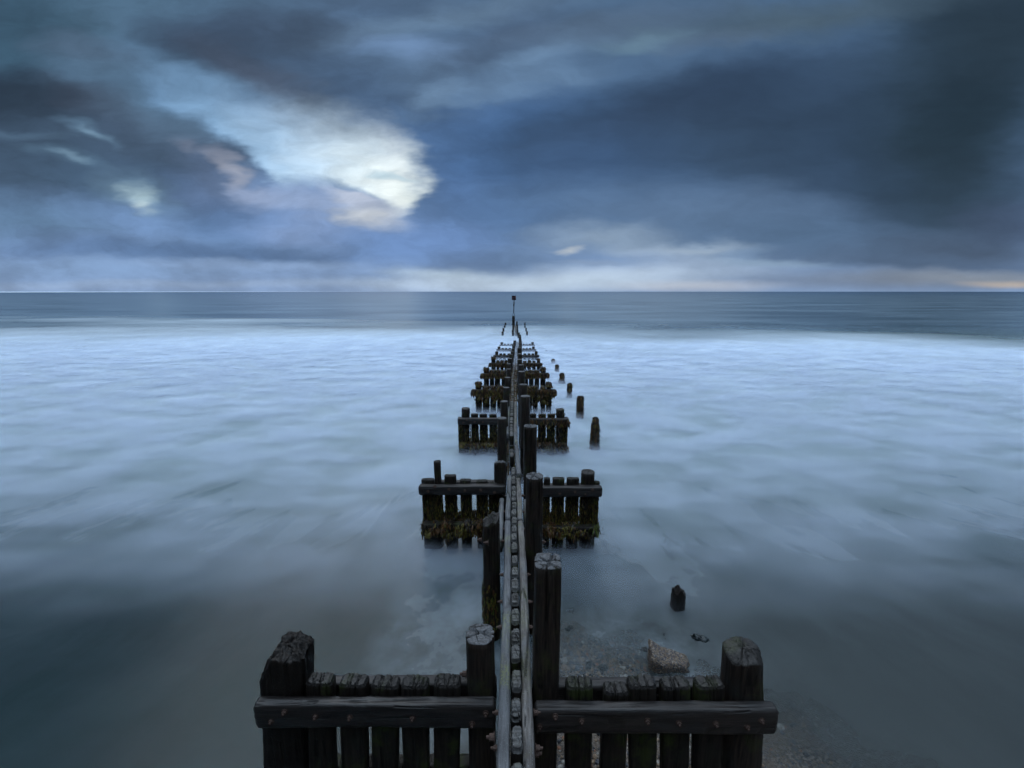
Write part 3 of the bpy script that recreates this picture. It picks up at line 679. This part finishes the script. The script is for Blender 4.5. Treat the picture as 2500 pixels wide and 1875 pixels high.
# weed and lichen growing on the wall far out
def weedbox(parent, x0, x1, y0, y1, zf, n, L, wd, weights, name='seaweed', jit=.03):
    g = MB()
    for i in range(n):
        x = random.uniform(x0, x1); y = random.uniform(y0, y1); z_ = zf(x, y) + random.uniform(-jit, jit)
        frond(g, (x, y, z_), L * random.uniform(.5, 1.3), wd * random.uniform(.6, 1.4), random.uniform(0, 6.28), random.uniform(.2, .9), random.choices(range(5), weights)[0])
    o = g.build(name, W, parent); tag(o, kind='stuff'); return o
g = MB()
for i in range(2600):
    y_ = random.uniform(13.5, 24); s_ = random.choice((-1, 1))
    x = wallx(y_) + random.uniform(-.17, .17)
    frond(g, (x, y_, CAMH - wallh(y_) + random.uniform(.0, .035)), random.uniform(.04, .12), .03, random.uniform(0, 6.28), .9, random.choices(range(5), (2, 4, 3, 0, 5))[0])
tag(g.build('seaweed', W, wall), kind='stuff')
g = MB()     # hanging weed on the second left pile and the low timbers of the broken stretch
X, Z = at(1199, 1260, 4.55)
for i in range(420):
    a = random.uniform(2.2, 5.4); z_ = random.uniform(.1, .78)
    frond(g, (X + .105 * math.cos(a), 4.55 + .105 * math.sin(a), z_), random.uniform(.03, .1), .014, a, .5, random.choices(range(5), (4, 2, 3, 1.2, 1))[0])
for i in range(900):
    y_ = random.uniform(7.4, 10.2); x = wallx(y_) + random.choice((-.09, -.07, .06))
    frond(g, (x, y_, random.uniform(.05, .6)), random.uniform(.04, .12), .018, random.uniform(2.5, 4.5), .5, random.choices(range(5), (3, 3, 5, 0, 1))[0])
tag(g.build('seaweed', W, wall), kind='stuff')

# ------------------------------------------------------------------ spurs: short fences crossing the wall, one on each side
def spur(label, Y, T, beam, posts, planks, water_weed=None, rail=None, bolts=(), rear=None, detail=0, low=False, side=-1, beam_mat=None, weed_n=0, weed_top=0, bt=.11, pt=.09, green=0):
    ox, oy, s = T
    A = lambda x, y_, Y_: at(ox + x / s, oy + y_ / s, Y_)
    xa, zt = A(beam[0], beam[2], Y); xb, _ = A(beam[1], beam[2], Y); _, zb = A(beam[0], beam[3], Y)
    root = empty('timber_spur', ((xa + xb) / 2, Y, 0)); tag(root, label, 'spur', 'short timber spurs crossing the groyne')
    nn, dd = (40, .03) if detail == 2 else ((24, .06) if detail == 1 else (12, .2))
    g = MB(); timber(g, (xa, Y + bt / 2, (zt + zb) / 2), (xb, Y + bt / 2, (zt + zb) / 2), bt, zt - zb, n=nn, ds=dd, e=7, amp=.007, edge=.02 if detail else .01,
                     cracks=[(math.pi / 2, .03, .004), (math.pi / 2, -.02, .003)] if detail else (), crackdepth=.012, cracklen=.2)
    bo = g.build('beam', [M_beam, M_beam], root)
    # rear rail behind the planks
    yr = Y + bt + pt + .01
    rz = zt - .06 if rear is None else A(beam[0], rear, yr + .09)[1]
    xi = xa + (.12 if side < 0 else 0); xj = xb - (.12 if side > 0 else 0)
    g = MB(); timber(g, (xi, yr + .05, rz - .09), (xj, yr + .05, rz - .09), .10, .18, n=nn, ds=dd, e=7, amp=.004, edge=.015); g.build('beam', [M_beam, M_beam], root)
    yp = Y + bt + pt / 2 + .004
    for pl in planks:
        x0, x1, yt = pl[:3]; xl, zt_ = A(x0, yt, yp); xr, _ = A(x1, yt, yp); cx, wd = (xl + xr) / 2, (xr - xl)
        lx0, lx1 = (pl[3], pl[4]) if len(pl) > 3 else (None, None)
        g = MB(); bx_ = cx
        if lx0 is not None:   # foot of the plank where the photograph shows it, below the beam
            a_, _ = A(lx0, pl[5], yp); b_, _ = A(lx1, pl[5], yp); _, zf_ = A(lx0, pl[5], yp)
            k_ = (zt_ + .95) / max(.05, zt_ - zf_); bx_ = cx + ((a_ + b_) / 2 - cx) * k_ * .9
        cr = rc(4 if detail == 2 else 2, 0, .2, wd / 2, .0032) if detail else []
        bot = -.95 if Y < 30 else -1.2
        timber(g, (bx_, yp, bot), (cx, yp, zt_ - (.012 if detail else 0)), wd, pt, n=104 if detail == 2 else (48 if detail == 1 else 14), ds=.035 if detail == 2 else (.07 if detail else .3), e=5, amp=.005, caps=(0, 1),
               edge=.018 if detail == 2 else .01, dome=.006, cracks=cr, crackdepth=.03, cracklen=.25 if detail == 2 else .3, q=14 if detail == 2 else 5, grain=.6)
        g.build('plank', [M_plank, M_end_dark], root)
    for po in posts:
        x0, x1, yt, e_, kd = po[:5]; yq = Y + bt + .11 if kd != 'jag' and kd != 'worn' else Y + bt + .13
        xl, zt_ = A(x0, yt, yq); xr, _ = A(x1, yt, yq); cx, wd = (xl + xr) / 2, xr - xl
        g = MB(); bx_ = cx
        if len(po) > 5:
            a_, zf_ = A(po[5], po[7], yq); b_, _ = A(po[6], po[7], yq); k_ = (zt_ + .95) / max(.05, zt_ - zf_); bx_ = cx + ((a_ + b_) / 2 - cx) * k_ * .9
        jg = None; tpr = None; m2 = [M_pile, M_end_dark]; am = .006; lmp = 0; ed = .01; crk = [(random.uniform(0, 3), 0, .004), (random.uniform(0, 3), .02, .004)] if detail else []
        if kd == 'jag':
            jg = lambda u, v: -.09 * sst(-.36, -.52, u) - .14 * sst(-.62, -.95, u) - .03 * sst(.6, .95, u) - .03 * sst(.2, 1, -v) + .03 * noise.noise(Vector((u * 3, v * 3, 2))) + .022 * noise.noise(Vector((u * 8, v * 8, 5)))
            m2 = [M_rot, M_rot]; am = .014; lmp = .006
        if kd == 'worn':
            jg = lambda u, v: -.02 - .05 * sst(.0, -1.0, v) - .03 * (u * u) - .05 * sst(.5, 1.0, u) * sst(.3, -.6, v)
            am = .008; tpr = lambda s: 1 - .13 * sst(.78, .97, s)
        timber(g, (bx_, yq, -.95 if Y < 30 else -1.2), (cx, yq, zt_), wd, min(wd, .26), n=72 if detail == 2 else (40 if detail == 1 else 18), ds=.03 if detail == 2 else (.08 if detail else .3), e=e_, amp=am, caps=(0, 1), edge=ed,
               cracks=crk, crackdepth=.02, cracklen=.4, q=14 if detail == 2 else 5, jag=jg, lump=lmp, grain=.5, taper=tpr)
        g.build('post', m2, root)
    for (bxp, byp) in bolts:
        X, Z = A(bxp, byp, Y); g = MB(); bolt(g, X, Y + .002, Z, .017 if Y < 4 else .02, .02); g.build('bolt', M_rust, bo, smooth=False)
    if rail:   # low rail near the water
        x0, x1, y0_, y1_ = rail; yq = Y + bt + .3 if Y < 4 else Y + .02
        xl, z1_ = A(x0, y0_, yq); xr, z2_ = A(x1, y1_, yq)
        g = MB(); timber(g, (xl, yq, (z1_ + z2_) / 2), (xr, yq, (z1_ + z2_) / 2), .12, abs(z1_ - z2_), n=16, ds=.08, e=5, amp=.012, edge=.02); g.build('lower_rail', [M_plank, M_plank], root)
    if weed_n:
        g = MB(); x0, x1, y0_, y1_ = water_weed; sc_ = max(1, Y / 7.)
        xl, z1_ = A(x0, y0_, Y); xr, z2_ = A(x1, y1_, Y)
        CL = [(random.uniform(xl, xr), random.random() ** .7, random.uniform(.4, 1.3), random.choices(range(5), (6, 3, 4.5, 0, .6))[0]) for _ in range(int(16 * (xr - xl) / .5))]
        for i in range(weed_n):
            c_ = random.choice(CL); x = min(xr + .03, max(xl - .03, random.gauss(c_[0], .035))); z_ = z2_ + (z1_ - z2_) * min(1.02, max(.05, .2 + .8 * c_[1] + random.gauss(0, .09))); yy_ = random.choice((Y - .05, Y + .02, Y + bt, Y + bt + .02, Y + bt + .3)) + random.uniform(-.02, .02)
            k = c_[3] if random.random() < .65 else random.choices(range(5), (6, 4, 3, 0, .8))[0]
            if green and x > xr - .17 and z_ > z2_ + (z1_ - z2_) * .7 and random.random() < .6: k = 3
            frond(g, (x, yy_, z_), random.uniform(.03, .10) * c_[2] * min(sc_, 1.3), .019 * sc_ ** .8, random.uniform(3.0, 6.4), random.uniform(.4, 1.3), k)
        # thin hair weed up the planks
        allp = [(p_[0], p_[1]) for p_ in planks] + [(p_[0], p_[1]) for p_ in posts]
        for i in range(int(weed_n * .8)):
            p_ = random.choice(allp); xl_, _ = A(p_[0], beam[3], Y); xr_, _ = A(p_[1], beam[3], Y)
            x = random.uniform(xl_, xr_) if random.random() < .5 else random.choice((xl_, xr_)); z_ = z2_ + (zb - z2_) * random.random() ** 1.6
            frond(g, (x, Y + bt - .005, z_), random.uniform(.04, .10), .010 * sc_, random.uniform(3.2, 6.2), .25, random.choices(range(5), (6, 2, 5, .4, .4))[0])
        o = g.build('seaweed', W, root); tag(o, kind='stuff')
    if weed_top:
        g = MB(); sc_ = Y / 8.
        for i in range(weed_top):
            p_ = random.choice(list(planks) + list(posts)[:1] + [(beam[0], beam[0] + 40, beam[2])] + [(beam[1] - 40, beam[1], beam[2])])
            x, z_ = A(random.uniform(p_[0], p_[1]), p_[2], Y + bt); z_ -= random.uniform(-.02, .10)
            frond(g, (x, Y + random.uniform(-.03, .3) if z_ > zt else Y - random.uniform(0, .05), z_), random.uniform(.05, .13), .018 * sc_ ** .7, random.uniform(0, 6.28), .9, random.choices(range(5), (5, 5, 2, 0, 2.5))[0])
        for i in range(weed_top):
            x, z_ = A(random.uniform(beam[0], beam[1]), random.uniform(beam[2], beam[3]), Y)
            frond(g, (x, Y - .01, z_), random.uniform(.05, .14), .018 * sc_ ** .7, random.uniform(3.2, 6.2), .6, random.choices(range(5), (7, 4, 2, 0, 1))[0])
        o = g.build('seaweed', W, root); tag(o, kind='stuff')
    return root

T1 = (560, 1500, 3.16); T2 = (1240, 1500, 3.16); T3 = (980, 1100, 4.254); T5 = (1080, 960, 5.267); T6 = (1120, 820, 7.373)
spur('nearest left spur, black beam with a jagged rotten end post', 2.63, T1, (172, 2052, 704, 884), [(275, 606, 228, 5, 'jag', 350, 590, 1185)],
     [(603, 805, 478, 612, 832, 1185), (860, 1066, 488, 868, 1066, 1185), (1102, 1312, 500, 1104, 1290, 1185), (1332, 1536, 500, 1345, 1536, 1185), (1583, 1788, 490, 1578, 1768, 1185)],
     bolts=((325, 818), (425, 752), (665, 785), (930, 793), (1413, 798), (1978, 762), (1872, 845)), rear=462, detail=2, side=-1, rail=(340, 2000, 1120, 1160), bt=.085, pt=.12)
spur('nearest right spur, black beam with a worn leaning end post', 2.60, T2, (205, 2106, 745, 930), [(1655, 1972, 235, 2.7, 'worn', 1655, 1918, 1185)],
     [(445, 650, 507, 447, 645, 1185), (735, 932, 548, 704, 905, 1185), (924, 1138, 500, 945, 1137, 1185), (1178, 1396, 506, 1188, 1390, 1185), (1443, 1656, 503, 1428, 1638, 1185)],
     bolts=((365, 785), (568, 820), (1075, 820), (1318, 835), (1603, 840), (1845, 865), (1955, 815), (245, 860)), rear=480, detail=2, side=1, bt=.095, pt=.12)
spur('second left spur, with a thin upright stake and a weedy lower rail', 6.25, T3, (172, 1075, 372, 466), [(335, 407, 105, 2.3, ''), (262, 412, 345, 3.5, '')],
     [(208, 338, 287), (447, 567, 247), (612, 720, 292), (778, 890, 300), (905, 1010, 320)], (225, 830, 735, 900), (225, 900, 745, 820),
     bolts=((275, 425), (348, 378), (495, 405), (660, 417), (822, 415), (965, 437)), detail=1, side=-1, weed_n=5200, rear=300)
spur('second right spur, round end post and bright green weed on its lower rail', 6.25, T3, (1300, 2092, 385, 487), [(1868, 2007, 215, 2.2, '', 1845, 1968, 1050)],
     [(1480, 1543, 274, 1478, 1528, 1050), (1573, 1692, 275, 1565, 1668, 1050), (1718, 1846, 275, 1700, 1830, 1050), (2007, 2060, 312, 1950, 1968, 1050)], (1480, 2025, 775, 900), (1400, 2020, 780, 850),
     bolts=((1645, 447), (1803, 432), (1910, 452), (1985, 408)), detail=1, side=1, weed_n=5200, green=1)
spur('third left spur, clean beam under a round end post, weed-covered feet', 10.55, T5, (192, 800, 325, 408), [(248, 354, 190, 2.3, '', 238, 345, 740)],
     [(200, 240, 300), (368, 460, 258), (478, 576, 262), (605, 698, 264)], (215, 700, 640, 760), (225, 800, 690, 740), bolts=((268, 380), (415, 370), (520, 372), (312, 345)), detail=1, side=-1, weed_n=1800)
spur('third right spur, round end post and brown weed hanging on the outer end', 10.55, T5, (1010, 1632, 330, 415), [(1462, 1568, 202, 2.3, '', 1462, 1570, 740)],
     [(1130, 1207, 260), (1236, 1332, 262), (1350, 1450, 262), (1568, 1614, 302)], (1225, 1625, 640, 770), (1100, 1590, 690, 740), bolts=((1495, 388), (1542, 350)), detail=1, side=1, weed_n=1800, weed_top=160)
spur('fourth left spur, beam shaggy with brown weed below a bare round post', 14.4, T6, (235, 900, 968, 1055), [(300, 410, 832, 2.3, '')], [(430, 545, 905), (570, 665, 905), (690, 800, 902)], (280, 790, 1060, 1250), None, side=-1, weed_n=380, weed_top=900)
spur('fourth right spur, beam shaggy with brown weed beside a bare grey post', 14.4, T6, (1150, 1745, 965, 1065), [(1577, 1672, 838, 2.3, '')], [(1240, 1322, 912), (1336, 1422, 912), (1480, 1562, 914)], (1250, 1690, 1070, 1250), None, side=1, weed_n=380, weed_top=900)
spur('fifth left spur, weed tufts on every plank top', 18, T6, (400, 900, 675, 740), [(450, 545, 575, 3, '')], [(556, 636, 622), (642, 745, 618), (770, 856, 622)], None, None, side=-1, weed_top=800)
spur('fifth right spur, weed on the outer end of its beam', 18, T6, (1150, 1620, 668, 738), [(1475, 1565, 572, 3, '')], [(1195, 1250, 628), (1265, 1350, 624), (1365, 1450, 622)], None, None, side=1, weed_top=700)
spur('sixth left spur, knobbly dark end post above the foam', 22, T6, (545, 930, 487, 545), [(585, 662, 378, 3, '')], [(678, 734, 442), (748, 808, 440), (825, 875, 440)], None, None, side=-1, weed_top=350)
spur('sixth right spur, plain dark beam standing just above the foam', 22, T6, (1100, 1503, 487, 550), [(1405, 1468, 406, 4, '')], [(1160, 1216, 454), (1240, 1300, 442), (1328, 1386, 452)], None, None, side=1, weed_top=150)
spur('seventh left spur, its beam half sunk in foam', 26.2, T6, (622, 960, 346, 392), [(655, 712, 280, 4, '')], [(730, 781, 317), (797, 846, 317), (878, 930, 317)], side=-1)
spur('seventh right spur, its beam half sunk in foam', 26.2, T6, (1120, 1452, 346, 392), [(1368, 1422, 276, 4, '')], [(1165, 1215, 317), (1240, 1290, 317), (1308, 1362, 317)], side=1)
spur('eighth left spur, only post and plank tops above the foam', 30, T6, (675, 980, 240, 280), [(700, 750, 191, 4, '')], [(770, 816, 218), (833, 876, 218), (897, 940, 218)], side=-1)
spur('eighth right spur, only post and plank tops above the foam', 30, T6, (1120, 1395, 240, 280), [(1320, 1368, 191, 4, '')], [(1150, 1186, 221), (1203, 1245, 218), (1263, 1305, 218)], side=1)
spur('ninth left spur, last with plank tips showing, nearly drowned', 33.4, T6, (730, 1000, 160, 200), [(752, 800, 115, 4, '')], [(815, 851, 141), (875, 910, 142), (930, 960, 141)], side=-1)
spur('ninth right spur, last with plank tips showing, nearly drowned', 33.4, T6, (1120, 1375, 160, 200), [(1305, 1352, 113, 4, '')], [(1155, 1186, 143), (1203, 1240, 143), (1257, 1298, 143)], side=1)

# ------------------------------------------------------------------ far pile heads in two rows
T7 = (1180, 700, 9.22)
for sd, rows_ in (('left', ((410, 455, 1008, 41.5), (430, 470, 930, 45.8), (462, 497, 870, 50.6), (480, 515, 810, 54.5))), ('right', ((962, 1012, 1005, 41.5), (945, 987, 925, 45.8), (922, 957, 870, 50.6), (922, 957, 805, 54.5)))):
    for i, (x0, x1, yt, Y) in enumerate(rows_):
        X0, Z = at(1180 + x0 / 9.22, 700 + yt / 9.22, Y); X1, _ = at(1180 + x1 / 9.22, 700, Y)
        g = MB(); timber(g, ((X0 + X1) / 2, Y, -1), ((X0 + X1) / 2, Y, Z), X1 - X0, X1 - X0, n=16, ds=.2, e=4, amp=.008, caps=(0, 1), edge=.01)
        o = g.build('drowned_post', [M_pile, M_end_dark])
        tag(o, '%s post head in the row of four %s of the groyne far out' % (('nearest', 'second nearest', 'third nearest', 'farthest')[i], sd), 'post', 'post heads far out in the foam')

# ------------------------------------------------------------------ weed-grown stumps on the right
ST = [(1451, 1018, 1096, 21, 'tallest weed-covered stump, pointed, nearest of the leaning row'), (1415.5, 967, 1020, 16, 'second weed-covered stump of the row, blunt and thick'),
      (1390, 935, 970, 10.5, 'third stump of the row, slim with a narrow waist'), (1371.5, 910, 935.5, 11, 'fourth stump of the row, weed bulging at its foot'),
      (1359.5, 890, 907, 7.5, 'fifth stump of the row, short and plain'), (1350.5, 876, 886, 7, 'farthest and smallest stump of the row')]
for i, (px, yt, yb, wpx, lb) in enumerate(ST):
    X, Y = pat(px, yb, 0.); _, Z = at(px, yt, Y); zc = Y * CP + CAMH * SP; wd = wpx * zc / F
    root = empty('weedy_stump', (X, Y, 0)); tag(root, lb, 'stump', 'row of weed-grown stumps right of the groyne')
    g = MB(); tp = lambda s, i=i: (1.05 - .55 * sst(.55, 1, s) if i == 0 else 1 - .15 * s) * (1 + .12 * math.sin(s * 21 + i))
    timber(g, (X, Y, -.9), (X, Y, Z), wd * .78, wd * .78, n=28, ds=.04, e=2.5, amp=.016, lump=.035, caps=(0, 1), edge=.02, taper=tp, q=5); g.build('trunk', [M_rot, M_rot], root)
    g = MB()
    for k in range(int(1500 / (1 + i * .5))):
        s_ = random.random(); z_ = -.05 + (Z + .05) * s_; a = random.uniform(0, 6.28)
        r_ = wd * .40 * (1 + .28 * noise.noise(Vector((math.cos(a), math.sin(a), s_ * 7 + i * 9)))) * (1 - (.5 * s_ ** 3 if i == 0 else .05 * s_)) * (1.35 if (i == 3 and s_ < .45) else (.8 if i == 2 and .35 < s_ < .55 else 1))
        frond(g, (X + r_ * math.cos(a), Y + r_ * math.sin(a), z_), random.uniform(.04, .13), .026 * max(1, Y / 11), a, random.uniform(.3, 1.1), random.choices(range(5), (8, 4, 2, 0, 1.2))[0])
    tag(g.build('seaweed', W, root), kind='stuff')
X, Y = pat(1654, 1483); _, Z = at(1654, 1436, Y); X0, _ = at(1638, 1483, Y); X1, _ = at(1669, 1483, Y)
g = MB(); timber(g, (X, Y, -.8), (X - .005, Y, Z), X1 - X0, X1 - X0, n=48, ds=.02, e=3, amp=.008, caps=(0, 1), edge=.012, lump=.006, taper=lambda s: 1.06 - .14 * s, q=10,
                 jag=lambda u, v: .035 * math.sin(u * 5 + 1) * (1 - .3 * v) + .03 * noise.noise(Vector((u * 3, v * 3, 4))) - .02, seed=5)
tag(g.build('black_stump', [M_rot, M_rot]), 'lone black rotten stump standing in mist beyond the concrete lump', 'stump')
X, Y = pat(1334, 857); g = MB(); timber(g, (X, Y, -.8), (X, Y, .05), .14, .14, n=16, ds=.2, e=3, amp=.01, caps=(0, 1), edge=.01)
tag(g.build('drowned_post', [M_pile, M_end_dark]), 'small dark post head just awash right of the seventh and eighth spurs', 'post')

# ------------------------------------------------------------------ beacon on the last pile
M_red = simple('faded_red_paint', (84, 54, 56), (112, 78, 80), 20, .6, .2); M_steel = simple('dark_steel', (22, 22, 26), (40, 38, 40), 30, .5, .2, .5)
YB = 53.2
root = empty('beacon', (at(1253.5, 790, YB)[0], YB, 0)); tag(root, 'thin dark beacon pole with a square red topmark on the last pile of the groyne', 'beacon')
X, Z = at(1253.6, 771.5, YB); g = MB(); timber(g, (X, YB, -1.2), (X, YB, Z), .32, .3, n=24, ds=.2, e=4, amp=.012, caps=(0, 1), edge=.02); g.build('pile', [M_pile, M_end_dark], root)
xb, zb = at(1254.2, 764, YB); xt, zt = at(1255.3, 724, YB)
g = MB(); timber(g, (xb, YB, zb), (xt, YB, zt), .10, .10, n=12, ds=.3, e=2, amp=.01); g.build('pole', [M_steel, M_steel], root)
for (pxa, dx) in ((1251.8, -1), (1256.4, 1)):
    xa_, za_ = at(pxa, 771.5, YB); xm, zm = at(pxa, 767.5, YB)
    g = MB(); timber(g, (xa_, YB, za_ - .3), (xm, YB, zm), .05, .05, n=8, ds=.2, e=2, amp=.002); timber(g, (xm, YB, zm - .02), (xb, YB, zb + .05), .05, .05, n=8, ds=.2, e=2, amp=.002); g.build('brace', [M_steel, M_steel], root)
x0, z0 = at(1250.3, 731.7, YB); x1, z1 = at(1259, 722.8, YB); cxm, hw = (x0 + x1) / 2, (x1 - x0) / 2
tm = MB()
def boxm(mb, a, b):
    v = [(x, y, z) for z in (a[2], b[2]) for y in (a[1], b[1]) for x in (a[0], b[0])]
    mb.add(v, [(0, 2, 3, 1), (4, 5, 7, 6), (0, 1, 5, 4), (2, 6, 7, 3), (0, 4, 6, 2), (1, 3, 7, 5)])
for s_ in (-1, 1):
    boxm(tm, (cxm + (-hw if s_ < 0 else .05), YB - .02, z0), (cxm + (-.05 if s_ < 0 else hw), YB + .02, z1))
tm.build('topmark', M_red, root, smooth=False)
tf = MB()
for (a, b) in (((cxm - hw - .03, z1), (cxm + hw + .03, z1 + .05)), ((cxm - hw - .03, z0 - .05), (cxm + hw + .03, z0)), ((cxm - hw - .04, z0), (cxm - hw - .002, z1)), ((cxm + hw + .002, z0), (cxm + hw + .04, z1)), ((cxm - .048, z0), (cxm + .048, z1))):
    boxm(tf, (a[0], YB - .05, a[1]), (b[0], YB + .05, b[1]))
tf.build('frame', M_steel, root, smooth=False)
X, Z = at(1254.6, 745, YB); g = MB(); timber(g, (X, YB, Z - .1), (X, YB, Z + .14), .15, .15, n=12, ds=.06, e=2, amp=.02); timber(g, (X + .02, YB, Z + .2), (X + .02, YB, Z + .36), .14, .14, n=12, ds=.06, e=2, amp=.02); g.build('clamp', [M_steel, M_steel], root)
